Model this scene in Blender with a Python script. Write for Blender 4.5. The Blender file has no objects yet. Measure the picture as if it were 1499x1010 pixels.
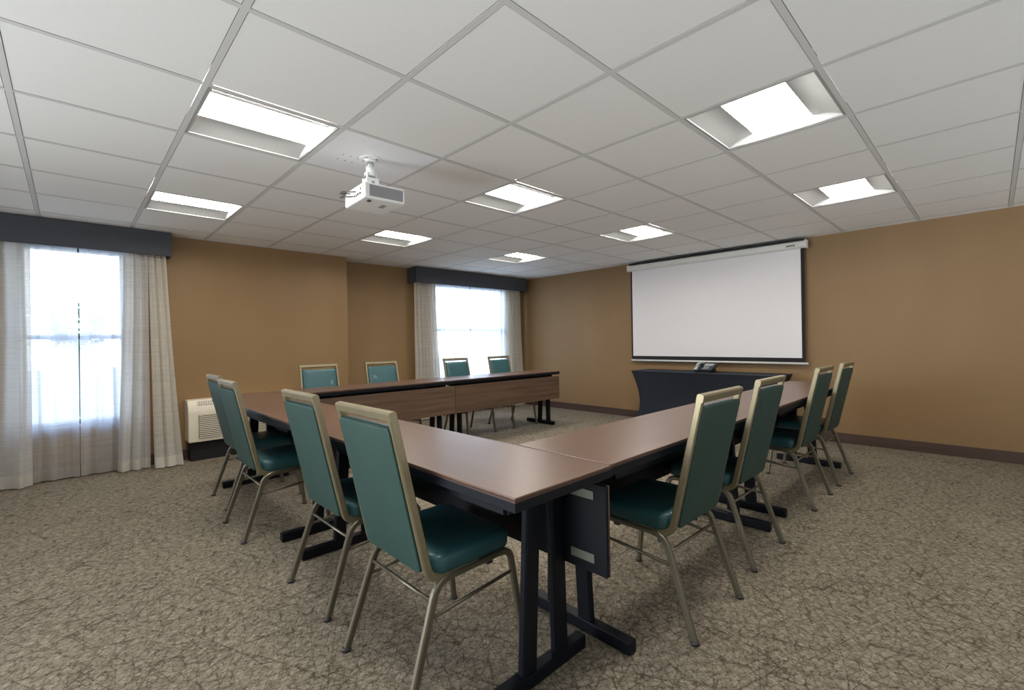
import bpy, bmesh, math, random
from mathutils import Vector, Matrix
random.seed(7)
D = bpy.data
C = bpy.context.scene.collection
PI = math.pi
S = .6096                       # ceiling module
XW, YN, YR, ZC, CH = 6.055, 5.757, 6.050, 2.280, 1.1625

# ------------------------------------------------------------------ materials
def srgb(r, g, b):
    f = lambda c: ((c/255+.055)/1.055)**2.4 if c/255 > .04045 else c/255/12.92
    return (f(r), f(g), f(b), 1)
class NT:
    def __init__(s, name):
        s.m = D.materials.new(name); s.m.use_nodes = True
        s.t = s.m.node_tree; s.b = s.t.nodes['Principled BSDF']; s.out = s.t.nodes['Material Output']
    def n(s, kind, **k):
        nd = s.t.nodes.new(kind)
        for a, v in k.items():
            if a in nd.inputs: nd.inputs[a].default_value = v
            else: setattr(nd, a, v)
        return nd
    def l(s, a, b): s.t.links.new(a, b)
    def math(s, op, a, b=None, c=None):
        nd = s.t.nodes.new('ShaderNodeMath'); nd.operation = op
        for i, v in enumerate((a, b, c)):
            if v is None: continue
            if isinstance(v, (int, float)): nd.inputs[i].default_value = v
            else: s.l(v, nd.inputs[i])
        return nd.outputs[0]
    def ramp(s, fac, stops):
        r = s.t.nodes.new('ShaderNodeValToRGB')
        el = r.color_ramp.elements
        while len(el) < len(stops): el.new(.5)
        for e, (p, c) in zip(el, stops): e.position = p; e.color = c
        s.l(fac, r.inputs[0]); return r.outputs[0]
    def mix(s, fac, a, b, mode='MIX'):
        nd = s.t.nodes.new('ShaderNodeMix'); nd.data_type = 'RGBA'; nd.blend_type = mode
        for sock, v in ((nd.inputs[0], fac), (nd.inputs[6], a), (nd.inputs[7], b)):
            if isinstance(v, (int, float, tuple)): sock.default_value = v
            else: s.l(v, sock)
        return nd.outputs[2]
    def coord(s, scale=(1,1,1), rot=(0,0,0), kind='Object', loc=(0,0,0)):
        tc = s.t.nodes.new('ShaderNodeTexCoord'); mp = s.t.nodes.new('ShaderNodeMapping')
        mp.inputs['Scale'].default_value = scale; mp.inputs['Rotation'].default_value = rot; mp.inputs['Location'].default_value = loc
        s.l(tc.outputs[kind], mp.inputs[0]); return mp.outputs[0]
    def noise(s, vec, scale, detail=3, rough=.5):
        n = s.n('ShaderNodeTexNoise'); n.inputs['Scale'].default_value = scale; n.inputs['Detail'].default_value = detail
        n.inputs['Roughness'].default_value = rough; s.l(vec, n.inputs['Vector']); return n.outputs['Fac']
    def bump(s, h, strength=.3, dist=.002):
        b = s.n('ShaderNodeBump'); b.inputs['Strength'].default_value = strength; b.inputs['Distance'].default_value = dist
        s.l(h, b.inputs['Height']); s.l(b.outputs[0], s.b.inputs['Normal'])
def plain(name, col, rough=.5, metal=0, var=.06, nscale=12, bump=0, coat=0, spec=.5):
    t = NT(name); t.b.inputs['Specular IOR Level'].default_value = spec; v = t.coord(); f = t.noise(v, nscale)
    a = tuple(c*(1-var) for c in col[:3])+(1,); b = tuple(min(1, c*(1+var)) for c in col[:3])+(1,)
    t.l(t.mix(f, a, b), t.b.inputs['Base Color'])
    t.b.inputs['Roughness'].default_value = rough; t.b.inputs['Metallic'].default_value = metal
    t.b.inputs['Coat Weight'].default_value = coat
    if bump: t.bump(t.noise(v, nscale*12), bump, .001)
    return t.m
def emit(name, col, s):
    t = NT(name); t.b.inputs['Base Color'].default_value = (.9,.9,.9,1)
    t.b.inputs['Emission Color'].default_value = col; t.b.inputs['Emission Strength'].default_value = s; return t.m

def carpet():
    t = NT('carpet')
    base = t.coord(); lines = None
    wob = t.n('ShaderNodeTexNoise'); wob.inputs['Scale'].default_value = 14; t.l(base, wob.inputs['Vector'])
    wm = t.n('ShaderNodeVectorMath', operation='SCALE'); t.l(wob.outputs['Color'], wm.inputs[0]); wm.inputs['Scale'].default_value = .03
    add = t.n('ShaderNodeVectorMath', operation='ADD'); t.l(base, add.inputs[0]); t.l(wm.outputs[0], add.inputs[1])
    def rot(src, ang, sc, i):
        m1 = t.n('ShaderNodeMapping'); m1.inputs['Rotation'].default_value = (0,0,ang); m1.inputs['Location'].default_value = (i*3.1, i*1.7, 0)
        m2 = t.n('ShaderNodeMapping'); m2.inputs['Scale'].default_value = sc
        t.l(src, m1.inputs[0]); t.l(m1.outputs[0], m2.inputs[0]); return m2.outputs[0]
    # short lens-shaped flecks parted by brown threads
    for i, (ang, x, y, w, k) in enumerate([(.35, 16, 44, .11, .75), (2.3, 15, 40, .11, .75), (1.35, 24, 52, .10, .5)]):
        vo = t.n('ShaderNodeTexVoronoi', feature='DISTANCE_TO_EDGE', voronoi_dimensions='2D'); vo.inputs['Scale'].default_value = 1
        t.l(rot(add.outputs[0], ang, (x, y, 1), i), vo.inputs['Vector'])
        ln = t.math('MULTIPLY', t.math('MAXIMUM', t.math('SUBTRACT', 1, t.math('DIVIDE', vo.outputs['Distance'], w)), 0), k)
        lines = ln if lines is None else t.math('ADD', lines, ln)
    # long crossing threads
    for i, (ang, a, b, w, k) in enumerate([(.30, 30, 2.2, .016, .8), (1.20, 28, 2.0, .016, .8), (2.10, 30, 2.4, .016, .8), (2.75, 26, 2.0, .016, .8), (.85, 40, 3.0, .018, .6), (1.7, 36, 2.8, .018, .6)]):
        n = t.n('ShaderNodeTexNoise', noise_dimensions='2D'); n.inputs['Scale'].default_value = .72; n.inputs['Detail'].default_value = .6
        t.l(rot(base, ang, (b, a, 1), i+5), n.inputs['Vector'])
        d = t.math('DIVIDE', t.math('ABSOLUTE', t.math('SUBTRACT', n.outputs['Fac'], .5)), w)
        lines = t.math('ADD', lines, t.math('MULTIPLY', t.math('MAXIMUM', t.math('SUBTRACT', 1, d), 0), k))
    lines = t.math('MINIMUM', t.math('MULTIPLY', lines, .62), 1)
    fine = t.noise(t.coord(), 260, 2, .7)
    patch = t.noise(t.coord(), 1.6, 3, .6)
    big = t.noise(t.coord(), 30, 3, .6)
    light = t.mix(t.ramp(big, [(.35, (0,0,0,1)), (.65, (1,1,1,1))]), srgb(126,115,98), srgb(172,160,141))
    light = t.mix(t.math('MULTIPLY', patch, .3), light, srgb(126,122,104))
    c = t.mix(lines, light, srgb(84,73,60))
    c = t.mix(t.math('MULTIPLY', t.math('SUBTRACT', fine, .35), .5), c, srgb(44,38,32))
    t.l(c, t.b.inputs['Base Color']); t.b.inputs['Roughness'].default_value = .95
    t.b.inputs['Specular IOR Level'].default_value = .1
    t.bump(t.math('SUBTRACT', fine, t.math('MULTIPLY', lines, .8)), .4, .004)
    return t.m
def wall_mat():
    t = NT('wall_vinyl')
    v = t.coord((1,1,.25)); f = t.noise(v, 3, 4, .55)
    fine = t.noise(t.coord((1,1,.15)), 160, 2, .6)
    c = t.mix(f, srgb(137,108,72), srgb(151,121,83))
    c = t.mix(t.math('MULTIPLY', fine, .25), c, srgb(120,96,68))
    t.l(c, t.b.inputs['Base Color']); t.b.inputs['Roughness'].default_value = .55
    t.b.inputs['Specular IOR Level'].default_value = .35
    t.bump(fine, .15, .001)
    return t.m
def tile_mat():
    t = NT('ceiling_tile')
    a = t.noise(t.coord((1,1,1)), 240, 3, .75)
    b = t.noise(t.coord((1,2.4,1)), 60, 3, .7)
    c = t.mix(a, srgb(226,224,219), srgb(240,238,234))
    c = t.mix(t.math('MULTIPLY', t.math('GREATER_THAN', b, .66), .10), c, srgb(150,147,140))
    t.l(c, t.b.inputs['Base Color']); t.b.inputs['Roughness'].default_value = .9
    t.b.inputs['Specular IOR Level'].default_value = .2
    t.bump(b, .25, .002)
    return t.m
def wood(name, c1, c2, rough, axis=0, spec=.5):
    t = NT(name)
    sc = [22, 22, 22]; sc[axis] = 1.3
    v = t.coord(tuple(sc))
    f = t.noise(v, 1.0, 5, .62)
    sc2 = [90, 90, 90]; sc2[axis] = 3
    g = t.noise(t.coord(tuple(sc2)), 1.0, 3, .6)
    c = t.ramp(f, [(.3, c1), (.7, c2)])
    c = t.mix(t.math('MULTIPLY', g, .35), c, tuple(x*.6 for x in c1[:3])+(1,))
    t.l(c, t.b.inputs['Base Color']); t.b.inputs['Roughness'].default_value = rough
    t.b.inputs['Specular IOR Level'].default_value = spec
    return t.m
def sheer_mat(name, col, dens, bright=.55, blend=.35):
    """woven voile: thin horizontal slubs, part open weave, part light-passing thread; the hem is doubled"""
    t = NT(name)
    for n in list(t.t.nodes):
        if n != t.out: t.t.nodes.remove(n)
    slub = t.noise(t.coord((3, 3, 120), kind='Object'), 1.0, 2, .7)
    fine = t.noise(t.coord((60, 60, 60), kind='Object'), 4.0, 2, .7)
    tc = t.n('ShaderNodeTexCoord'); sx = t.n('ShaderNodeSeparateXYZ'); t.l(tc.outputs['Object'], sx.inputs[0])
    hem = t.math('LESS_THAN', sx.outputs['Z'], .11)
    d = t.math('ADD', t.math('MULTIPLY', t.math('SUBTRACT', slub, .5), .42), t.math('MULTIPLY', t.math('SUBTRACT', fine, .5), .2))
    d = t.math('ADD', d, dens)
    d = t.math('ADD', d, t.math('MULTIPLY', hem, .30))
    lw = t.n('ShaderNodeLayerWeight'); lw.inputs['Blend'].default_value = blend
    d = t.math('ADD', d, t.math('MULTIPLY', lw.outputs['Facing'], .55))
    d = t.math('MINIMUM', t.math('MAXIMUM', d, .05), .98)
    dif = t.n('ShaderNodeBsdfDiffuse'); tr = t.n('ShaderNodeBsdfTranslucent'); tp = t.n('ShaderNodeBsdfTransparent')
    c = t.mix(slub, tuple(x*.82 for x in col[:3])+(1,), col)
    c = t.mix(t.math('MULTIPLY', hem, .6), c, (.86,.81,.72,1))
    t.l(c, dif.inputs[0]); t.l(c, tr.inputs[0])
    m1 = t.n('ShaderNodeMixShader'); m1.inputs[0].default_value = bright; t.l(dif.outputs[0], m1.inputs[1]); t.l(tr.outputs[0], m1.inputs[2])
    m2 = t.n('ShaderNodeMixShader'); t.l(d, m2.inputs[0]); t.l(tp.outputs[0], m2.inputs[1]); t.l(m1.outputs[0], m2.inputs[2])
    t.l(m2.outputs[0], t.out.inputs[0])
    return t.m
def glass():
    t = NT('window_glass')
    for n in list(t.t.nodes):
        if n != t.out: t.t.nodes.remove(n)
    g = t.n('ShaderNodeBsdfGlossy'); g.inputs['Roughness'].default_value = .02
    tp = t.n('ShaderNodeBsdfTransparent'); tp.inputs[0].default_value = (.93,.96,.97,1)
    m = t.n('ShaderNodeMixShader'); m.inputs[0].default_value = .05
    t.l(tp.outputs[0], m.inputs[1]); t.l(g.outputs[0], m.inputs[2]); t.l(m.outputs[0], t.out.inputs[0]); return t.m

M = dict(
    carpet=carpet(), wall=wall_mat(), tile=tile_mat(),
    tee=plain('grid_tee', srgb(204,202,198), .8, var=.02), deck=plain('plenum_deck', srgb(90,88,86), .9),
    plate=plain('mount_plate_white', srgb(236,236,238), .45, var=.02),
    white=plain('white_plastic', srgb(238,238,236), .4, var=.02),
    lightgrey=plain('vent_grey', srgb(150,150,152), .6, var=.03),
    reflector=plain('troffer_white', srgb(168,168,166), .5, var=.01),
    lens=emit('lamp_lens', (1.0,.975,.92,1), 29),
    base=wood('baseboard_wood', srgb(70,50,42), srgb(88,66,56), .5, 1),
    top=wood('table_laminate', srgb(98,73,58), srgb(107,81,65), .33, 0, .42),
    panelwood=wood('panel_laminate', srgb(80,61,47), srgb(118,92,71), .5, 0),
    edge=plain('table_edge_brown', srgb(72,46,38), .45),
    black=plain('black_powder_coat', srgb(10,14,22), .48, bump=.1, spec=.22),
    panelback=plain('black_laminate', srgb(9,12,19), .5, spec=.2),
    bracket=plain('zinc_bracket', srgb(104,106,94), .5, .4),
    champagne=plain('champagne_metal', srgb(142,131,104), .40, .6, var=.1),
    legmetal=plain('nickel_leg_metal', srgb(122,115,98), .36, .7, var=.1),
    vinyl=plain('teal_vinyl', srgb(46,88,92), .4, bump=.25, nscale=6, var=.05, coat=.05),
    vinylback=plain('teal_vinyl_back', srgb(48,73,67), .55, bump=.25, nscale=6, var=.05, spec=.3),
    glide=plain('grey_glide', srgb(60,58,56), .4),
    valance=plain('valance_fabric', srgb(70,72,78), .85, bump=.3, nscale=20),
    spandex=plain('black_spandex', srgb(15,23,35), .75, nscale=30, bump=.15),
    screen=plain('screen_white', srgb(232,228,228), .85, var=.01),
    screenblack=plain('screen_black', srgb(26,24,26), .8),
    housing=plain('screen_housing_white', srgb(222,220,214), .4, var=.02),
    almond=plain('almond_plastic', srgb(222,212,190), .45, var=.02),
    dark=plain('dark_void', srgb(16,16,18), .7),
    bronze=plain('dark_bronze', srgb(36,42,54), .4, .4),
    phone=plain('phone_black', srgb(34,36,40), .4),
    phonesilver=plain('phone_silver', srgb(168,176,178), .35, .4),
    ground=plain('pale_concrete', srgb(205,205,200), .9, nscale=2, var=.1),
    leaf=plain('green_leaf', srgb(90,130,60), .6, var=.35, nscale=8),
    bark=plain('grey_bark', srgb(110,98,84), .9, var=.2),
    glass=glass(), voilefold=sheer_mat('bunched_voile', (.82,.80,.76,1), .84, .55),
    sheer=sheer_mat('sheer_voile', (.90,.90,.89,1), .84, .75),
    drape=sheer_mat('gathered_voile', (.72,.67,.58,1), .86, .35),
    chrome=plain('chrome', srgb(200,200,202), .2, .9),
    cable=plain('cable_black', srgb(40,40,42), .5),
    lensglass=plain('projector_lens', srgb(16,18,24), .1),
)

# ------------------------------------------------------------------ mesh helpers
class MB:
    def __init__(s): s.bm = bmesh.new(); s.mats = []
    def mi(s, m):
        m = M[m] if isinstance(m, str) else m
        if m not in s.mats: s.mats.append(m)
        return s.mats.index(m)
    def face(s, pts, m):
        f = s.bm.faces.new([s.bm.verts.new(p) for p in pts]); f.material_index = s.mi(m); return f
    def box(s, a, b, m, mat=None, bevel=0, seg=2):
        bm = bmesh.new(); bmesh.ops.create_cube(bm, size=1)
        c = [(a[i]+b[i])/2 for i in range(3)]; d = [abs(b[i]-a[i]) for i in range(3)]
        for v in bm.verts: v.co = Vector((c[0]+v.co.x*d[0], c[1]+v.co.y*d[1], c[2]+v.co.z*d[2]))
        if bevel: bmesh.ops.bevel(bm, geom=bm.edges[:], offset=bevel, segments=seg, affect='EDGES', profile=.6)
        s.merge(bm, m, mat)
    def merge(s, bm, m, mat=None):
        k = s.mi(m); mp = {}
        for v in bm.verts: mp[v] = s.bm.verts.new(mat @ v.co if mat else v.co)
        for f in bm.faces:
            try: nf = s.bm.faces.new([mp[v] for v in f.verts]); nf.material_index = k; nf.smooth = f.smooth
            except ValueError: pass
        bm.free()
    def sweep(s, path, w, h, m, side=Vector((0,1,0)), round_=False, n=10):
        """rectangular (w along side, h across) or elliptic tube along a path"""
        k = s.mi(m); rings = []
        P = [Vector(p) for p in path]
        for i, p in enumerate(P):
            t = (P[min(i+1, len(P)-1)]-P[max(i-1, 0)]).normalized()
            sd = (side - t*side.dot(t)).normalized(); nn = t.cross(sd)
            if round_:
                pr = [(math.cos(a)*w/2, math.sin(a)*h/2) for a in [2*PI*j/n for j in range(n)]]
            else:
                c = min(w, h)*.2
                pr = [(w/2-c,h/2),(w/2,h/2-c),(w/2,-h/2+c),(w/2-c,-h/2),(-w/2+c,-h/2),(-w/2,-h/2+c),(-w/2,h/2-c),(-w/2+c,h/2)]
            rings.append([s.bm.verts.new(p+sd*a+nn*b) for a, b in pr])
        for r0, r1 in zip(rings, rings[1:]):
            q = len(r0)
            for j in range(q):
                f = s.bm.faces.new([r0[j], r0[(j+1)%q], r1[(j+1)%q], r1[j]]); f.material_index = k; f.smooth = round_
        for r in (rings[0], rings[-1]):
            try: f = s.bm.faces.new(r); f.material_index = k
            except ValueError: pass
    def cyl(s, p0, p1, r, m, n=16, r2=None):
        k = s.mi(m); a, b = Vector(p0), Vector(p1); t = (b-a).normalized()
        sd = t.orthogonal().normalized(); nn = t.cross(sd); r2 = r if r2 is None else r2
        R = [[s.bm.verts.new(c+sd*math.cos(2*PI*j/n)*q+nn*math.sin(2*PI*j/n)*q) for j in range(n)] for c, q in ((a, r), (b, r2))]
        for j in range(n):
            f = s.bm.faces.new([R[0][j], R[0][(j+1)%n], R[1][(j+1)%n], R[1][j]]); f.material_index = k; f.smooth = True
        for r_ in R:
            f = s.bm.faces.new(r_); f.material_index = k
    def pillow(s, w, d, r, prof, m, mat=None, taper=0, bulge=0):
        """rounded-rectangle outline lofted through (inset, z) rings and capped"""
        k = s.mi(m); rings = []
        for ins, z in prof:
            W, Dd, rr = w/2-ins, d/2-ins, max(r-ins*.5, .004); ring = []
            for qx, qy, a0 in ((1,1,0),(-1,1,90),(-1,-1,180),(1,-1,270)):
                for j in range(7):
                    a = math.radians(a0+90*j/6)
                    p = Vector((qx*(W-rr)+rr*math.cos(a), qy*(Dd-rr)+rr*math.sin(a), z))
                    p.x *= 1+taper*(p.y/d); ring.append(s.bm.verts.new(mat @ p if mat else p))
            rings.append(ring)
        for r0, r1 in zip(rings, rings[1:]):
            q = len(r0)
            for j in range(q):
                f = s.bm.faces.new([r0[j], r0[(j+1)%q], r1[(j+1)%q], r1[j]]); f.material_index = k; f.smooth = True
        for i, rg in ((0, rings[0]), (1, rings[-1])):
            c = sum((v.co for v in rg), Vector())/len(rg)
            if i and bulge: c = c + (mat.to_3x3() if mat else Matrix.Identity(3)) @ Vector((0,0,bulge))
            cv = s.bm.verts.new(c)
            for j in range(len(rg)):
                f = s.bm.faces.new([rg[j], rg[(j+1)%len(rg)], cv]); f.material_index = k; f.smooth = True
    def build(s, name, parent=None, kind=None, loc=None):
        bmesh.ops.recalc_face_normals(s.bm, faces=s.bm.faces[:])
        me = D.meshes.new(name); s.bm.to_mesh(me); s.bm.free()
        for m in s.mats: me.materials.append(m)
        o = D.objects.new(name, me); C.objects.link(o)
        if parent: o.parent = parent
        if kind: o['kind'] = kind
        if loc: o.location = loc
        return o
def tag(o, label, cat, group=None):
    o['label'] = label; o['category'] = cat
    if group: o['group'] = group
    return o
def thing(name, label, cat, loc=(0,0,0), rz=0, group=None):
    o = D.objects.new(name, None); C.objects.link(o); o.location = loc; o.rotation_euler = (0,0,rz); o.empty_display_size = .1
    return tag(o, label, cat, group)
def kids(o): return [c for c in C.objects if c.parent == o]
def copy_tree(o, parent=None):
    c = o.copy(); C.objects.link(c)
    if parent: c.parent = parent
    for ch in [x for x in D.objects if x.parent == o]: copy_tree(ch, c)
    return c
def fillet(pts, r, n=5):
    P = [Vector(p) for p in pts]; out = [P[0]]
    rs = r if isinstance(r, (list, tuple)) else [r]*(len(P)-2)
    for i in range(1, len(P)-1):
        a, b, c = P[i-1], P[i], P[i+1]; u = (a-b).normalized(); v = (c-b).normalized(); q = rs[i-1]
        p0, p1 = b+u*q, b+v*q
        for j in range(n+1):
            t = j/n; out.append((1-t)**2*p0+2*t*(1-t)*b+t*t*p1)
    out.append(P[-1]); return out

# ------------------------------------------------------------------ room shell
X0, Y0 = -2.6, -2.6
b = MB(); b.box((X0,Y0,-.06), (XW+.15,YR+.15,0), 'carpet'); b.build('floor', kind='structure')
def gx(u): return (u+1.711)*S
def gy(v): return (v+2.796)*S
LIGHTS = [(u, v) for u in (-1,2,5) for v in (-2,1,4)]
PLATE = (0, 1)
b = MB()
nu = [u for u in range(-6, 9)]; nv = [v for v in range(-9, 8)]
tz = ZC+.0015; hw = .012
for u in nu:
    for v in nv:
        if (u, v) in LIGHTS: continue
        xa, xb, ya, yb = gx(u)+hw, gx(u+1)-hw, gy(v)+hw, gy(v+1)-hw
        xa, xb, ya, yb = max(xa, X0), min(xb, XW), max(ya, Y0), min(yb, YR)
        if xb-xa < .01 or yb-ya < .01: continue
        if (u, v) == PLATE: continue
        b.box((xa+.0022,ya+.0022,tz), (xb-.0022,yb-.0022,tz+.015), 'tile')
for u in range(-6, 9):
    x = gx(u)
    if x < X0+.02 or x > XW-.02: continue
    b.box((x-hw,Y0,ZC), (x+hw,YR,ZC+.0015), 'tee')
for v in range(-9, 8):
    y = gy(v)
    if y < Y0+.02 or y > YR-.02: continue
    for u in range(-6, 9):                      # cross tees butt against the mains
        xa, xb = max(gx(u)+hw, X0), min(gx(u+1)-hw, XW)
        if xb > xa: b.box((xa,y-hw,ZC), (xb,y+hw,ZC+.0015), 'tee')
b.box((X0,Y0,ZC+.16), (XW+.15,YR+.15,ZC+.2), 'deck')
b.build('ceiling', kind='structure')
b = MB()                                        # wall angle around the room
b.box((XW-.02,Y0,ZC-.001), (XW,YR,ZC+.004), 'tee'); b.box((2.6,YR-.02,ZC-.001), (XW-.02,YR,ZC+.004), 'tee'); b.box((X0,YN-.02,ZC-.001), (2.6,YN,ZC+.004), 'tee')
b.build('trim_1', kind='structure')
b = MB(); b.box((XW,Y0,0), (XW+.15,YR+.15,ZC+.2), 'wall'); b.build('wall_right', kind='structure')
b = MB(); b.box((X0-.15,4.6,0), (X0,YN+.42,ZC+.2), 'wall'); b.box((X0-.15,Y0,0), (X0,.9,ZC+.2), 'wall'); b.box((X0-.15,.9,2.08), (X0,4.6,ZC+.2), 'wall'); b.build('wall_front', kind='structure')  # unseen wall; its wide opening is added to let world light reach the ceiling
W1 = (-.32, .40, .47, 2.09); W2 = (4.10, 5.62, .47, 2.09)
def holed(b, xa, xb, y0, y1, w):
    b.box((xa,y0,0), (w[0],y1,ZC+.2), 'wall'); b.box((w[1],y0,0), (xb,y1,ZC+.2), 'wall')
    b.box((w[0],y0,0), (w[1],y1,w[2]), 'wall'); b.box((w[0],y0,w[3]), (w[1],y1,ZC+.2), 'wall')
b = MB(); holed(b, X0, 2.592, YN, YN+.42, W1); b.build('wall_left', kind='structure')
b = MB(); holed(b, 2.592, XW, YR, YR+.127, W2); b.build('wall_back', kind='structure')
def baseboard(name, a, c):
    b = MB(); b.box(a, c, 'base', bevel=.004); b.build(name, kind='structure')
baseboard('baseboard_right', (XW-.014,Y0,0), (XW,YR-.012,.105))
baseboard('baseboard_back', (2.592,YR-.012,0), (XW,YR,.105))
baseboard('baseboard_left', (X0,YN-.012,0), (2.592,YN,.105))
def window(name, w, y, depth, rail):
    b = MB(); x0, x1, z0, z1 = w; f = .045
    b.box((x0,y+.05,z0), (x0+f,y+.10,z1), 'bronze'); b.box((x1-f,y+.05,z0), (x1,y+.10,z1), 'bronze')
    b.box((x0,y+.05,z0), (x1,y+.10,z0+f), 'bronze'); b.box((x0,y+.05,z1-f), (x1,y+.10,z1), 'bronze')
    b.box((x0,y+.045,rail-.02), (x1,y+.095,rail+.02), 'bronze')
    o = b.build(name, kind='structure')
    b = MB(); b.box((x0+f,y+.07,z0+f), (x1-f,y+.076,z1-f), 'glass'); b.build('pane', o)
    b = MB(); b.box((x0,y-.01,z0-.02), (x1,y+.05,z0), 'almond', bevel=.004); b.build('sill', o)
    b = MB()
    for q in (.38, .62):
        xx = x0+(x1-x0)*q; b.box((xx-.03,y+.03,rail+.015), (xx+.03,y+.048,rail+.04), 'bracket', bevel=.003)
    b.build('latch', o)
window('window_1', W1, YN, .42, 1.265)
window('window_2', W2, YR, .127, 1.36)

# ------------------------------------------------------------------ outside
b = MB(); b.box((-20,YR+.2,-.5), (25,45,-.3), 'ground'); b.build('ground', kind='structure')
def tree(x, y, h, r, label, seed):
    rnd = random.Random(seed)
    t = thing('tree', label, 'tree', (x,y,-.3), 0, 'trees outside the windows')
    b = MB(); b.cyl((0,0,0), (0,0,h*.6), .09, 'bark', 10, .05); b.build('trunk', t)
    b = MB(); k = b.mi('leaf')
    for i in range(420):
        a, e = rnd.uniform(0, 2*PI), math.asin(rnd.uniform(-1, 1)); q = r*rnd.uniform(.45, 1)
        c = Vector((math.cos(a)*math.cos(e)*q, math.sin(a)*math.cos(e)*q, h*.65+math.sin(e)*q*1.1))
        d1 = Vector((rnd.uniform(-1,1),rnd.uniform(-1,1),rnd.uniform(-1,1))).normalized()*.09; d2 = d1.orthogonal().normalized()*.045
        f = b.bm.faces.new([b.bm.verts.new(c-d1), b.bm.verts.new(c+d2), b.bm.verts.new(c+d1), b.bm.verts.new(c-d2)]); f.material_index = k
    b.build('crown', t)
tree(.12, 13.5, 2.9, .5, 'small green leafy tree seen through the gap in the near window curtains', 1)

# ------------------------------------------------------------------ ceiling lights
def troffer(u, v, label):
    x0, y0 = gx(u)+.5*S, gy(v)+.5*S; h = S/2-.012
    t = thing('ceiling_light', label, 'ceiling light', (x0,y0,ZC), 0, 'square recessed ceiling lights')
    b = MB()
    # end frames and lips, then the two curved reflectors either side of the lens basket
    for s in (-1, 1):
        b.box((s*h,-h,.002), (s*(h-.014),h,.012), 'reflector')
        b.box((-h+.014,s*h,.002), (h-.014,s*(h-.014),.012), 'reflector')
        b.box((s*(h-.014),-h,.006), (s*(h-.018),h,.088), 'reflector')
    b.box((-h,-h,.10), (h,h,.108), 'reflector')
    b.build('frame', t)
    hh = h-.014; lw = .145
    for s in (-1, 1):
        b = MB(); k = b.mi('reflector'); prev = None
        for i in range(13):
            q = i/12; y = s*(hh-(hh-lw)*q); z = .008+.040*math.sin(q*PI/2)
            row = [b.bm.verts.new((xx, y, z)) for xx in (-hh, hh)]
            if prev: f = b.bm.faces.new([prev[0], prev[1], row[1], row[0]]); f.material_index = k; f.smooth = True
            prev = row
        b.build('reflector', t)
    b = MB(); k = b.mi('lens'); prev = None
    for i in range(13):
        a = PI*i/12; y = -lw*math.cos(a); z = .052-.010*math.sin(a)
        row = [b.bm.verts.new((xx, y, z)) for xx in (-hh, hh)]
        if prev: f = b.bm.faces.new([prev[0], row[0], row[1], prev[1]]); f.material_index = k; f.smooth = True
        prev = row
    b.build('diffuser', t)
troffer(-1, 1, 'square recessed light nearest the projector, on the window side of the ceiling')
troffer(-1, 4, 'square recessed light just in front of the near window valance')
troffer(2, 1, 'square recessed light in the middle of the ceiling, beyond the projector')
troffer(2, 4, 'square recessed light behind the projector, near the wall recess')
troffer(5, 1, 'square recessed light facing the left end of the projection screen')
troffer(5, 4, 'square recessed light in front of the far window valance')
troffer(2, -2, 'largest lit square ceiling light, upper right, over the right row of chairs')
troffer(5, -2, 'square recessed light right of the screen, near the bare brown wall')
troffer(-1, -2, 'square recessed light overhead, above the closest corner of the tables')

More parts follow.
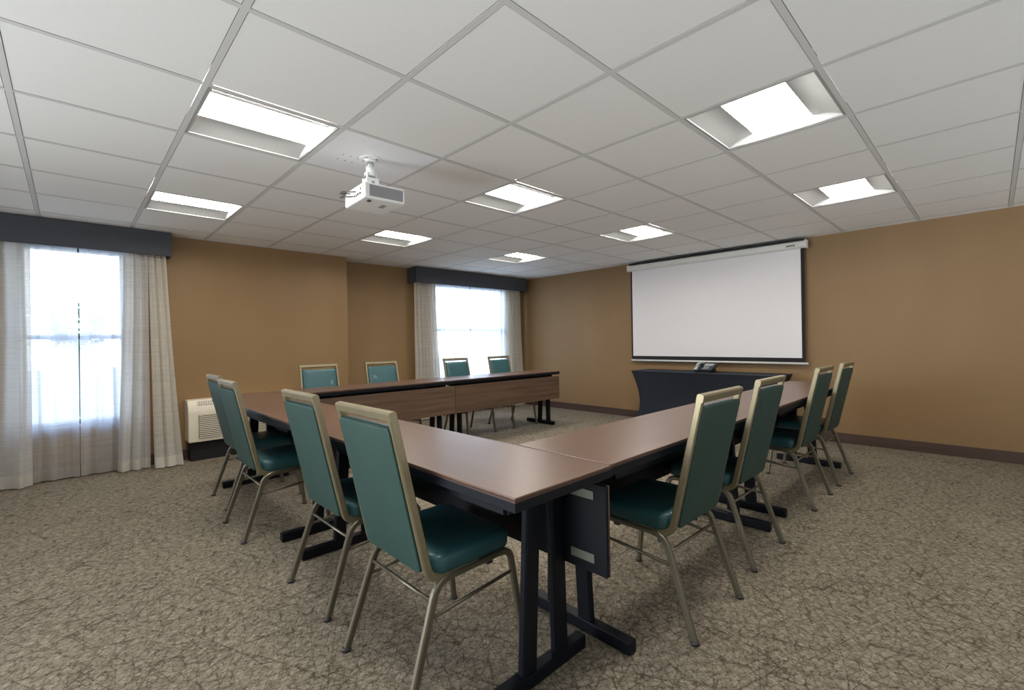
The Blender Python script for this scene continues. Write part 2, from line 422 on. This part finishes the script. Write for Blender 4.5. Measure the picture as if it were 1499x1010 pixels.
# ------------------------------------------------------------------ chairs
def make_chair():
    t = thing('banquet_chair', 'teal chair with metal frame', 'chair')
    prof = [(.02,-.004),(.004,.002),(0,.012),(0,.046),(.004,.057),(.014,.064),(.04,.069),(.09,.072)]
    b = MB(); b.pillow(.356, .425, .05, prof, 'vinyl', Matrix.Translation((.046,0,.388)), bulge=.004)
    b.build('seat', t)
    ZT = .947
    lean = Vector((-.268,0,ZT))-Vector((-.152,0,.43)); lean.normalize()
    # backrest pad: local x across (world y), local y up the back, local z to the front
    up = lean; ac = Vector((0,1,0)); fr = ac.cross(up)
    if fr.x < 0: fr = -fr
    mid = (Vector((-.268,0,ZT-.054))+Vector((-.147,0,.408)))/2
    L = (Vector((-.268,0,ZT-.054))-Vector((-.147,0,.408))).length
    m = Matrix((( ac.x, up.x, fr.x, mid.x),(ac.y, up.y, fr.y, mid.y),(ac.z, up.z, fr.z, mid.z),(0,0,0,1)))
    b = MB(); b.pillow(.352, L, .022, [(.004,-.004),(0,-.002),(0,.014),(.004,.023),(.016,.029),(.05,.032)], 'vinyl', m)
    bk = b.build('backrest', t)
    b = MB(); b.pillow(.366, L+.006, .02, [(.0,-.0042),(0,-.011),(.003,-.0135),(.008,-.0142)], 'vinylback', m)
    b.build('back_panel', bk)
    b = MB()
    for s in (-1, 1):
        path = fillet([(-.265, s*.188, ZT-.008), (-.152, s*.195, .430), (-.138, s*.196, .378), (.06, s*.197, .378)], [.022,.045], 7)
        b.sweep(path, .022, .028, 'champagne')
    b.sweep([(-.265,-.199,ZT-.015),(-.265,.199,ZT-.015)], .033, .027, 'champagne', side=up)
    b.build('back_frame', t)
    b = MB()
    for s in (-1, 1):
        b.sweep([(-.075,s*.203,.372),(.17,s*.203,.376)], .022, .022, 'legmetal')
        b.box((.10,s*.195-.012,.352), (.125,s*.195+.012,.366), 'glide')
    b.sweep([(.15,-.2,.375),(.15,.2,.375)], .018, .018, 'legmetal', side=Vector((0,0,1)))
    b.sweep([(-.10,-.2,.372),(-.10,.2,.372)], .018, .018, 'legmetal', side=Vector((0,0,1)))
    b.build('seat_frame', t)
    for s in (-1, 1):
        b = MB(); b.sweep(fillet([(.155,s*.203,.376),(.212,s*.205,.376),(.262,s*.222,.008)], .045, 7), .022, .024, 'legmetal'); lg = b.build('leg', t)
        g = MB(); g.cyl((.263,s*.222,0), (.262,s*.222,.014), .017, 'glide'); g.build('glide', lg)
        b = MB(); b.sweep(fillet([(-.06,s*.203,.373),(-.118,s*.205,.366),(-.240,s*.222,.008)], .045, 7), .022, .026, 'legmetal'); lg = b.build('leg', t)
        g = MB(); g.cyl((-.242,s*.222,0), (-.240,s*.222,.014), .017, 'glide'); g.build('glide', lg)
        b = MB(); b.sweep([(-.157,s*.210,.262),(.222,s*.209,.292)], .012, .014, 'legmetal', round_=True); b.build('stretcher', t)
    b = MB(); b.sweep([(-.137,-.208,.312),(-.137,.208,.312)], .012, .014, 'legmetal', side=Vector((0,0,1)), round_=True); b.build('stretcher', t)
    return t
chair = make_chair()
G = 'teal banquet chairs around the U of tables'
CH_ = [
 (.985, 1.485, 0, 'teal banquet chair closest to the camera, back turned, at the near corner table'),
 (1.01, 2.17, 0, 'teal banquet chair with its back turned, just behind the closest chair, left of it'),
 (.965, 3.275, 0, 'teal chair in front of the wall air conditioner, the one showing its seat'),
 (1.03, 3.97, 0, 'leftmost teal chair, last of the near row, mostly hidden by its neighbour'),
 (1.92, 1.035, 90, 'front teal chair of the right row, nearest the table corner'),
 (2.66, 1.073, 90, 'second teal chair of the right row, counted from the table corner'),
 (3.78, 1.073, 90, 'third teal chair of the right row, second from the brown wall'),
 (4.50, 1.073, 90, 'last teal chair of the right row, nearest the brown wall with the screen'),
 (1.90, 4.68, -90, 'teal chair behind the window-side tables, against the near brown wall section'),
 (2.62, 4.68, -90, 'teal chair behind the window-side tables, against the recessed wall beside the drape'),
 (3.70, 4.68, -90, 'teal chair in front of the far window, nearer the left drape'),
 (4.47, 4.68, -90, 'teal chair in front of the far window, nearer the room corner'),
]
for i, (x, y, a, lab) in enumerate(CH_):
    o = chair if i == 0 else copy_tree(chair)
    o.location = (x, y, 0); o.rotation_euler = (0,0,math.radians(a)); tag(o, lab, 'chair', G)

# ------------------------------------------------------------------ tables
TZ = .738; TW = .45
def table(x, y, rz, L, ins, foot, posts, label):
    t = thing('folding_table', label, 'table', (x,y,0), math.radians(rz), 'brown folding tables set in a U')
    h = L/2-.0015; w = TW/2
    b = MB()
    b.box((-h,-w,TZ-.008), (h,w,TZ), 'top', bevel=.0025)
    b.box((-h-.0005,-w-.0005,TZ-.0135), (h+.0005,w+.0005,TZ-.008), 'edge')
    b.box((-h,-w,TZ-.042), (h,w,TZ-.0135), 'black', bevel=.002)
    b.build('tabletop', t)
    b = MB()
    for yy in (-w+.05, w-.075): b.box((-h+.09,yy-.012,TZ-.078), (h-.09,yy+.012,TZ-.042), 'black')
    for s in (-1, 1): b.box((s*(h-.09)-.012,-w+.05,TZ-.078), (s*(h-.09)+.012,w-.075,TZ-.042), 'black')
    b.build('apron', t)
    pz0, pz1, py = .366, .672, w-.03
    b = MB(); b.box((-h+.001,py,pz0), (h-.001,py+.014,pz1), 'panelback', bevel=.0015)
    b.box((-h+.001,py+.0142,pz0), (h-.001,py+.021,pz1), 'panelwood')
    p = b.build('modesty_panel', t)
    for s in (-1, 1):
        for zz in (pz0+.035, pz1-.055):
            b = MB(); b.box((s*(h-.05),py-.004,zz), (s*(h-.15),py-.0002,zz+.03), 'bracket', bevel=.001); b.build('bracket_plate', p)
    for xx in (-h*.52, h*.52, -h*.80, h*.80):
        b = MB(); b.box((xx-.02,py-.012,pz1-.03), (xx+.02,py-.0003,TZ-.043), 'black'); b.box((xx-.05,py-.05,TZ-.050), (xx+.05,py-.016,TZ-.0425), 'bracket'); b.build('hinge', p)
    for s in (-1, 1):
        lx = s*(h-ins[(s+1)//2]); q0, q1 = posts
        b = MB()
        for q, dq in ((q0, .036), (q1, -.016)):
            P = [(lx, q, .045), (lx, q+dq, TZ-.05)]
            b.sweep(P, .068, .032, 'black', side=Vector((0,1,0)))
        b.box((lx-.02,min(q0,q1)-.06,TZ-.075), (lx+.02,max(q0,q1)+.06,TZ-.045), 'black')
        lg = b.build('leg', t)
        f0, f1 = sorted(foot)
        b = MB(); b.box((lx-.022,f0,.004), (lx+.022,f1,.052), 'black', bevel=.004)
        for yy in (f0+.04, f1-.04): b.cyl((lx,yy,0), (lx,yy,.008), .014, 'glide')
        b.build('foot', lg)
        b = MB(); b.sweep([(lx-s*.02,(q0+q1)/2,TZ-.20),(lx-s*.36,(q0+q1)/2,TZ-.06)], .022, .006, 'bracket'); b.build('folding_brace', lg)
A = ((-.20,.305), (.012,.178)); Bk = ((-.305,.195), (-.065,.095))
table(1.085, .893+.915, -90, 1.83, (.135,.200), *A, 'brown laminate folding table closest to the camera, at the corner of the U')
table(1.085, .893+1.83+.915, -90, 1.83, (.200,.185), *A, 'brown folding table at the left end of the near row, before the air conditioner')
table(1.315+.915, 1.127, 0, 1.83, (.165,.140), *A, 'brown folding table of the right row that butts against the near corner table')
table(1.315+2.745, 1.127, 0, 1.83, (.160,.120), *A, 'brown folding table of the right row, farther one, ending near the black-covered desk')
table(1.315+.89, 4.365, 180, 1.78, (.130,.20), *Bk, 'left one of the two window-side tables showing wood-grain front panels')
table(1.315+.89+1.78, 4.365, 180, 1.78, (.100,.145), *Bk, 'right one of the two window-side wood-fronted tables, below the far window')

# ------------------------------------------------------------------ black covered desk and phone
def desk():
    x0, x1, y0, y1, z1 = 5.50, 5.95, 1.58, 3.40, .735
    t = thing('covered_table', 'narrow table under a tight black stretch cover below the projection screen', 'table', ((x0+x1)/2,(y0+y1)/2,0))
    cx, cy = (x1-x0)/2, (y1-y0)/2
    b = MB(); k = b.mi('spandex'); NZ, NS = 26, 20
    rows = []
    for i in range(NZ+1):
        z = .012+(z1-.006-.012)*i/NZ; q = (z/z1)
        pull = math.sin(PI*min(1, max(0, q)))**.9
        ring = []
        def off(tt): return math.sin(PI*tt)
        corner = .085*math.sin(PI*q**.8)             # corners swing in from the top, then back to the feet
        side = 0.11*math.sin(PI*q**.85)
        pts = []
        hx, hy = cx, cy-side
        for j in range(NS): tt = j/NS; pts.append((-hx+corner*.25+.05*pull*off(tt), hy-2*hy*tt))
        for j in range(NS): tt = j/NS; pts.append((-hx+corner*.25+(2*hx-corner*.5)*tt, -hy+.04*pull*off(tt)))
        for j in range(NS): tt = j/NS; pts.append((hx-corner*.25-.05*pull*off(tt), -hy+2*hy*tt))
        for j in range(NS): tt = j/NS; pts.append((hx-corner*.25-(2*hx-corner*.5)*tt, hy-.04*pull*off(tt)))
        rows.append([b.bm.verts.new((p[0], p[1], z)) for p in pts])
    for r0, r1 in zip(rows, rows[1:]):
        n = len(r0)
        for j in range(n):
            f = b.bm.faces.new([r0[j], r0[(j+1)%n], r1[(j+1)%n], r1[j]]); f.material_index = k; f.smooth = True
    b.build('stretch_cover', t)
    b = MB(); b.box((-cx,-cy,z1-.012), (cx,cy,z1), 'spandex', bevel=.004); b.build('tabletop', t)
    for sx in (-1, 1):
        for sy in (-1, 1):
            b = MB(); b.cyl((sx*(cx-.03),sy*(cy-.03),0), (sx*(cx-.03),sy*(cy-.03),.03), .022, 'glide'); b.build('foot', t)
desk()
def phone():
    t = thing('desk_phone', 'black and silver desk telephone on the black covered table below the screen', 'telephone', (5.68,2.46,.7362), math.radians(-8))
    sl = Matrix.Rotation(math.radians(-24), 4, 'Y')
    b = MB()
    m = Matrix.Translation((0,0,.060)) @ sl
    b.box((-.09,-.115,-.018), (.09,.115,.012), 'phone', m, .006)
    b.build('body', t)
    b = MB(); b.box((.02,-.09,0), (.08,.09,.045), 'phone', bevel=.004); b.box((-.08,-.09,0), (-.06,.09,.012), 'phone'); b.build('stand', t)
    b = MB(); b.box((.01,-.085,.0122), (.075,.03,.018), 'phonesilver', m, .002); b.build('display', t)
    b = MB()
    for i in range(4):
        for j in range(3): b.box((-.07+i*.018,-.06+j*.026,.0122), (-.058+i*.018,-.043+j*.026,.0165), 'phonesilver', m)
    b.build('keypad', t)
    b = MB(); path = [m @ Vector((-.085+.17*q, .082, .018+.032*math.sin(PI*q))) for q in [i/10 for i in range(11)]]
    b.sweep(path, .042, .022, 'phonesilver', round_=True, n=12)
    for q in (0, 10): b.cyl(path[q]-Vector((0,0,.014)), path[q]+Vector((0,0,.012)), .026, 'phonesilver', 14)
    b.build('handset', t)
phone()

# ------------------------------------------------------------------ projection screen
def screen():
    t = thing('projection_screen', 'large white pull-down projection screen with black border on the brown wall', 'projection screen', (5.965,2.565,0))
    y0, y1 = -1.145, 1.145
    b = MB(); b.sweep([(0,y0+.02,2.196),(0,y1-.02,2.196)], .078, .082, 'housing', side=Vector((0,0,1)), round_=False)
    b.build('housing', t)
    for s in (y0, y1-.022):
        b = MB(); b.box((-.045,s,2.150), (.045,s+.022,2.242), 'housing', bevel=.008); b.build('end_cap', t)
    b = MB(); b.box((-.03,y0+.03,2.2405), (.088,y1-.03,2.262), 'dark'); b.build('dark_strip', t)  # dark strip along the housing top, just under the ceiling
    b = MB()
    for i in range(4): b.box((-.0425,y0+.115+i*.022,2.186), (-.0405,y0+.131+i*.022,2.198), 'dark')
    b.box((-.042,y0+.11,2.1805), (-.0405,y0+.205,2.1835), 'dark')
    b.build('badge', t)
    b = MB(); b.box((.030,-1.105,.868), (.032,1.125,2.16), 'screenblack'); b.build('border', t)
    b = MB(); b.box((.0275,-1.070,.915), (.0298,1.100,2.158), 'screen'); b.build('fabric', t)
    b = MB(); b.sweep([(.03,-1.13,.852),(.03,1.13,.852)], .022, .026, 'housing', side=Vector((1,0,0)), round_=True); b.build('weight_bar', t)
screen()

# ------------------------------------------------------------------ projector and mount
def projector():
    px, py = 1.33, 2.602
    t = thing('projector_mount', 'white ceiling plate and short pole that carry the projector', 'projector mount', (px,py,ZC))
    x0, x1, y0, y1 = gx(0)+hw-px, gx(1)-hw-px, gy(1)+hw-py, gy(2)-hw-py
    b = MB(); b.box((x0,y0,.0), (x1,y1,.010), 'plate', bevel=.001)
    for i in range(2):
        for j in range(3):
            cx, cy = -.15+j*.045, .12-i*.08+ .0*j
            b.cyl((cx,cy,-.0006), (cx,cy,.001), .006, 'lightgrey', 10)
    b.build('ceiling_plate', t)
    b = MB(); b.cyl((0,0,-.006), (0,0,0), .062, 'white', 28); b.cyl((0,0,-.022), (0,0,-.006), .030, 'white', 20, .036)
    for a in range(4): b.cyl((.045*math.cos(a*PI/2+.6),.045*math.sin(a*PI/2+.6),-.0085), (.045*math.cos(a*PI/2+.6),.045*math.sin(a*PI/2+.6),-.006), .007, 'lightgrey', 10)
    b.build('flange', t)
    b = MB(); b.cyl((0,0,-.052), (0,0,-.022), .018, 'chrome'); b.cyl((0,0,-.105), (0,0,-.050), .026, 'white', 18)
    b.build('pole', t)
    b = MB(); b.box((-.030,-.020,-.140), (-.024,.020,-.085), 'white', bevel=.002); b.box((.024,-.020,-.140), (.030,.020,-.085), 'white', bevel=.002)
    b.box((-.040,-.030,-.185), (.040,-.024,-.120), 'white', bevel=.002); b.box((-.040,.024,-.185), (.040,.030,-.120), 'white', bevel=.002)
    b.cyl((-.034,0,-.115), (.034,0,-.115), .010, 'chrome', 12); b.cyl((0,-.034,-.150), (0,.034,-.150), .010, 'chrome', 12)
    b.build('swivel_bracket', t)
    b = MB()
    for a in (.6, 2.2, 3.8, 5.3): b.sweep([(0,0,-.184),(.075*math.cos(a),.075*math.sin(a),-.190)], .014, .005, 'white', side=Vector((-math.sin(a),math.cos(a),0)))
    b.build('arm_plate', t)
    # projector, long side faces the camera side
    a = math.radians(-3)
    t = thing('projector', 'white video projector hanging from the ceiling pole, grey vent side towards camera', 'projector', (1.345,2.585,ZC-.290), a)
    b = MB(); hx, hy, H = .125, .145, .092
    b.box((-hx,-hy,0), (hx,hy,H), 'white', bevel=.012, seg=3)
    b.build('body', t)
    b = MB(); b.box((-hx+.03,-hy-.0015,.014), (hx-.012,-hy+.002,H-.012), 'lightgrey')
    for i in range(9): b.box((-hx+.032,-hy-.003,.018+i*.0068), (hx-.014,-hy-.001,.0205+i*.0068), 'lightgrey')
    b.build('vent_grille', t)
    b = MB(); b.box((-hx-.0015,-hy+.025,.012), (-hx+.002,hy-.025,H-.014), 'white')
    for i, (yy, zz, w_) in enumerate([(-.10,.03,.02),(-.07,.03,.02),(-.04,.028,.012),(-.10,.055,.012),(-.015,.03,.014)]):
        b.box((-hx-.004,yy,zz), (-hx-.001,yy+w_,zz+.012), 'dark')
    b.build('connector_panel', t)
    b = MB()
    for yy, zz, dy in ((-.03,.058,.17), (.01,.04,.16), (.05,.066,.10)):
        pts = [Vector((-hx-.002,yy,zz)), Vector((-hx-.045,yy+dy*.15,zz-.004)), Vector((-hx-.05,yy+dy*.55,zz+.004)), Vector((-hx-.02,yy+dy*.8,zz+.03)), Vector((-.06,.06,H+.002))]
        b.sweep(fillet(pts, .02, 4), .008, .008, 'cable', side=Vector((0,0,1)), round_=True, n=8)
    b.build('cable', t)
    b = MB(); b.cyl((hx-.002,-.06,.046), (hx+.022,-.06,.046), .036, 'white', 24); b.cyl((hx+.018,-.06,.046), (hx+.0235,-.06,.046), .028, 'lensglass', 24); b.build('lens', t)
    b = MB(); b.box((.02,-.06,-.002), (.05,.0,.001), 'lightgrey'); b.cyl((-.08,-.1,-.006), (-.08,-.1,.002), .012, 'glide', 12); b.build('foot', t)
projector()

# ------------------------------------------------------------------ air conditioner
def ptac():
    t = thing('air_conditioner', 'almond through-wall air conditioner with louvred front under the near wall', 'air conditioner', (.845,5.754,0))
    W, z0, z1, d = 1.07, .195, .615, .205
    b = MB(); k = b.mi('almond')
    prof = [(0,z0),(-d,z0),(-d,z1-.11),(-d+.012,z1-.06),(-d+.045,z1-.008),(-d+.055,z1),(0,z1)]
    A_ = [b.bm.verts.new((0,y,z)) for y, z in prof]; B_ = [b.bm.verts.new((W,y,z)) for y, z in prof]
    n = len(prof)
    for i in range(n):
        f = b.bm.faces.new([A_[i],A_[(i+1)%n],B_[(i+1)%n],B_[i]]); f.material_index = k
    for r in (A_, B_): b.bm.faces.new(r).material_index = k
    bmesh.ops.bevel(b.bm, geom=b.bm.edges[:], offset=.006, segments=2, affect='EDGES')
    b.build('cover', t)
    b = MB(); b.box((.085,-d-.0015,z0+.035), (W-.06,-d+.004,z1-.145), 'dark')
    for i in range(13): 
        zz = z0+.040+i*.0186; b.box((.088,-d-.011,zz), (W-.063,-d+.002,zz+.0105), 'almond')
    b.build('louvre_grille', t)
    sl = Vector((-d+.012,0,z1-.06)), Vector((-d+.045,0,z1-.008))
    b = MB(); ang = math.atan2(.052, .033)
    m = Matrix.Translation((0,-d+.0285,z1-.034)) @ Matrix.Rotation(ang, 4, 'X')
    b.box((.08,-.024,-.004), (W-.08,.024,.0022), 'lightgrey', m)
    for i in range(46): xx = .084+i*.0198; b.box((xx,-.022,.002), (xx+.009,.022,.006), 'almond', m)
    for i in range(4): b.box((.08,-.022+i*.0125,.003), (W-.08,-.019+i*.0125,.0075), 'almond', m)
    b.build('discharge_grille', t)
    b = MB(); b.box((.02,-d+.05,.0), (W-.02,-.013,z0), 'dark'); b.build('sub_base', t)
ptac()

# ------------------------------------------------------------------ valances and curtains
def valance(x0, x1, y0, y1, label):
    t = thing('valance', label, 'valance', ((x0+x1)/2,y1,0)); h = (x1-x0)/2
    b = MB(); zb, zt = 2.045, ZC-.004; d = y1-y0
    b.box((-h,-d,zb), (h,-d+.025,zt), 'valance', bevel=.006)
    for s in (-1, 1): b.box((s*h,-d+.004,zb), (s*(h-.025),-.002,zt), 'valance', bevel=.005)
    b.box((-h+.02,-d+.02,zt-.02), (h-.02,-.002,zt-.004), 'valance')
    b.build('cornice_board', t)
    b = MB(); b.box((-h+.05,-d*.55,zb+.05), (h-.05,-d*.55+.02,zb+.075), 'dark'); b.build('curtain_track', t)
valance(-1.10, .735, 5.565, YN, 'charcoal upholstered cornice box over the near window at the left edge')
valance(3.655, 5.965, 5.80, YR, 'charcoal upholstered cornice box over the far window')
def curtain(name, x0, x1, y, xb0, xb1, yb, folds, amp, mat, label, grp, seed, zt=2.072, zb=.012):
    rnd = random.Random(seed); ph = [rnd.uniform(0, 2*PI) for _ in range(4)]
    b = MB(); k = b.mi(mat); nx, nz = max(40, int(folds*16)), 26; rows = []
    for j in range(nz+1):
        q = j/nz; z = zb+(zt-zb)*q; e = (1-q)**1.3; row = []
        for i in range(nx+1):
            s = i/nx
            xa = x0+(x1-x0)*s; xc = xb0+(xb1-xb0)*s
            x = xc*e+xa*(1-e)
            s2 = s+.012*math.sin(5*q+ph[0])+.02*math.sin(s*7+ph[1])*(1-q)
            a = amp*(.55+.55*(1-q))
            w = math.sin(2*PI*folds*s2+ph[2])*.75+.35*math.sin(2*PI*folds*1.73*s2+ph[3]+q)
            w += .15*math.sin(2*PI*folds*3.3*s2+ph[1])
            yy = (y*q**.8+yb*(1-q**.8))-a*w
            row.append(b.bm.verts.new((x+.3*a*math.cos(2*PI*folds*s2+ph[0]), yy, z)))
        rows.append(row)
    for r0, r1 in zip(rows, rows[1:]):
        for i in range(nx):
            f = b.bm.faces.new([r0[i], r0[i+1], r1[i+1], r1[i]]); f.material_index = k; f.smooth = True
    o = b.build(name); return tag(o, label, 'curtain', grp)
g1 = 'curtains of the near window'; g2 = 'curtains of the far window'
curtain('drape', -.98, -.225, 5.65, -1.02, -.225, 5.60, 4.3, .036, 'voilefold', 'gathered grey curtain at the left edge of the near window', g1, 3)
curtain('sheer_curtain', -.30, .060, 5.708, -.30, .052, 5.70, 2.6, .017, 'sheer', 'left white sheer panel of the near window, ending at the centre gap', g1, 5)
curtain('sheer_curtain', .074, .50, 5.708, .066, .50, 5.695, 3.4, .017, 'sheer', 'right white sheer panel of the near window, from the gap to the drapes', g1, 9)
curtain('drape', .37, .555, 5.645, .30, .545, 5.59, 2.6, .032, 'voilefold', 'narrow gathered voile bunched between sheer and beige drape, near window', g1, 21)
curtain('drape', .56, .695, 5.650, .570, .785, 5.49, 2.6, .022, 'drape', 'beige gathered drape at the right end of the near window', g1, 13)
curtain('drape', 3.69, 4.07, 5.915, 3.69, 4.17, 5.90, 7, .024, 'drape', 'beige gathered drape at the left side of the far window', g2, 17)
curtain('sheer_curtain', 4.0, 4.795, 5.995, 4.0, 4.795, 5.99, 8, .014, 'sheer', 'left sheer half of the far window curtains', g2, 19)
curtain('sheer_curtain', 4.81, 5.70, 5.995, 4.81, 5.70, 5.99, 8, .014, 'sheer', 'right sheer half of the far window curtains', g2, 23)
curtain('drape', 5.55, 5.90, 5.915, 5.53, 5.985, 5.90, 6, .024, 'drape', 'beige gathered drape at the right side of the far window, next to the corner', g2, 29)

# ------------------------------------------------------------------ world, camera, view
WORLD_BACK, WORLD_WINDOW = 2.4, 15.0
w = D.worlds.new('World'); bpy.context.scene.world = w; w.use_nodes = True
nt = w.node_tree; bg = nt.nodes['Background']
def wn(k, **a):
    n = nt.nodes.new(k)
    for q, v in a.items(): setattr(n, q, v)
    return n
tc = wn('ShaderNodeTexCoord'); sp = wn('ShaderNodeSeparateXYZ'); nt.links.new(tc.outputs['Generated'], sp.inputs[0])
# bright hazy horizon and sunlit ground on the window side (+Y), elsewhere a dim sky with fill added below the horizon to brighten the ceiling, blue overhead
up = wn('ShaderNodeMapRange'); up.inputs['From Min'].default_value = .15; up.inputs['From Max'].default_value = .7
nt.links.new(sp.outputs['Z'], up.inputs['Value'])
col = wn('ShaderNodeMix', data_type='RGBA'); col.inputs[6].default_value = (.88,.95,1,1); col.inputs[7].default_value = (.26,.48,1,1)
nt.links.new(up.outputs[0], col.inputs[0]); nt.links.new(col.outputs[2], bg.inputs[0])
sd = wn('ShaderNodeMapRange'); sd.inputs['From Min'].default_value = -.1; sd.inputs['From Max'].default_value = .35
sd.inputs['To Min'].default_value = WORLD_BACK; sd.inputs['To Max'].default_value = WORLD_WINDOW
nt.links.new(sp.outputs['Y'], sd.inputs['Value'])
lo = wn('ShaderNodeMapRange'); lo.inputs['From Min'].default_value = -.30; lo.inputs['From Max'].default_value = 0
lo.inputs['To Min'].default_value = WORLD_BACK; lo.inputs['To Max'].default_value = WORLD_BACK*.28
nt.links.new(sp.outputs['Z'], lo.inputs['Value']); nt.links.new(lo.outputs[0], sd.inputs['To Min'])
dn = wn('ShaderNodeMapRange'); dn.inputs['From Min'].default_value = -.05; dn.inputs['From Max'].default_value = .25
dn.inputs['To Min'].default_value = 1; dn.inputs['To Max'].default_value = .45
nt.links.new(sp.outputs['Z'], dn.inputs['Value'])
ml = wn('ShaderNodeMath', operation='MULTIPLY'); nt.links.new(sd.outputs[0], ml.inputs[0]); nt.links.new(dn.outputs[0], ml.inputs[1])
nt.links.new(ml.outputs[0], bg.inputs[1])
cam = D.cameras.new('Camera'); co = D.objects.new('Camera', cam); C.objects.link(co)
cam.sensor_fit = 'HORIZONTAL'; cam.sensor_width = 36; cam.lens = 674.8/1499*36; cam.shift_y = -5.9/1499; cam.clip_start = .02
yaw, roll = math.radians(46.17), math.radians(-.939)
fw = Vector((math.cos(yaw), math.sin(yaw), 0)); r = Vector((math.sin(yaw), -math.cos(yaw), 0)); u = Vector((0,0,1))
r2 = math.cos(roll)*r+math.sin(roll)*u; u2 = -math.sin(roll)*r+math.cos(roll)*u
mt = Matrix((( r2.x,u2.x,-fw.x,0),(r2.y,u2.y,-fw.y,0),(r2.z,u2.z,-fw.z,CH),(0,0,0,1)))
co.matrix_world = mt
sc = bpy.context.scene; sc.camera = co
sc.view_settings.view_transform = 'Standard'; sc.view_settings.look = 'None'; sc.view_settings.gamma = 1; sc.view_settings.use_curve_mapping = False
sc.view_settings.exposure = 0.18
sc.cycles.max_bounces = 10; sc.cycles.diffuse_bounces = 6; sc.cycles.transparent_max_bounces = 24
sc.cycles.sample_clamp_indirect = 6
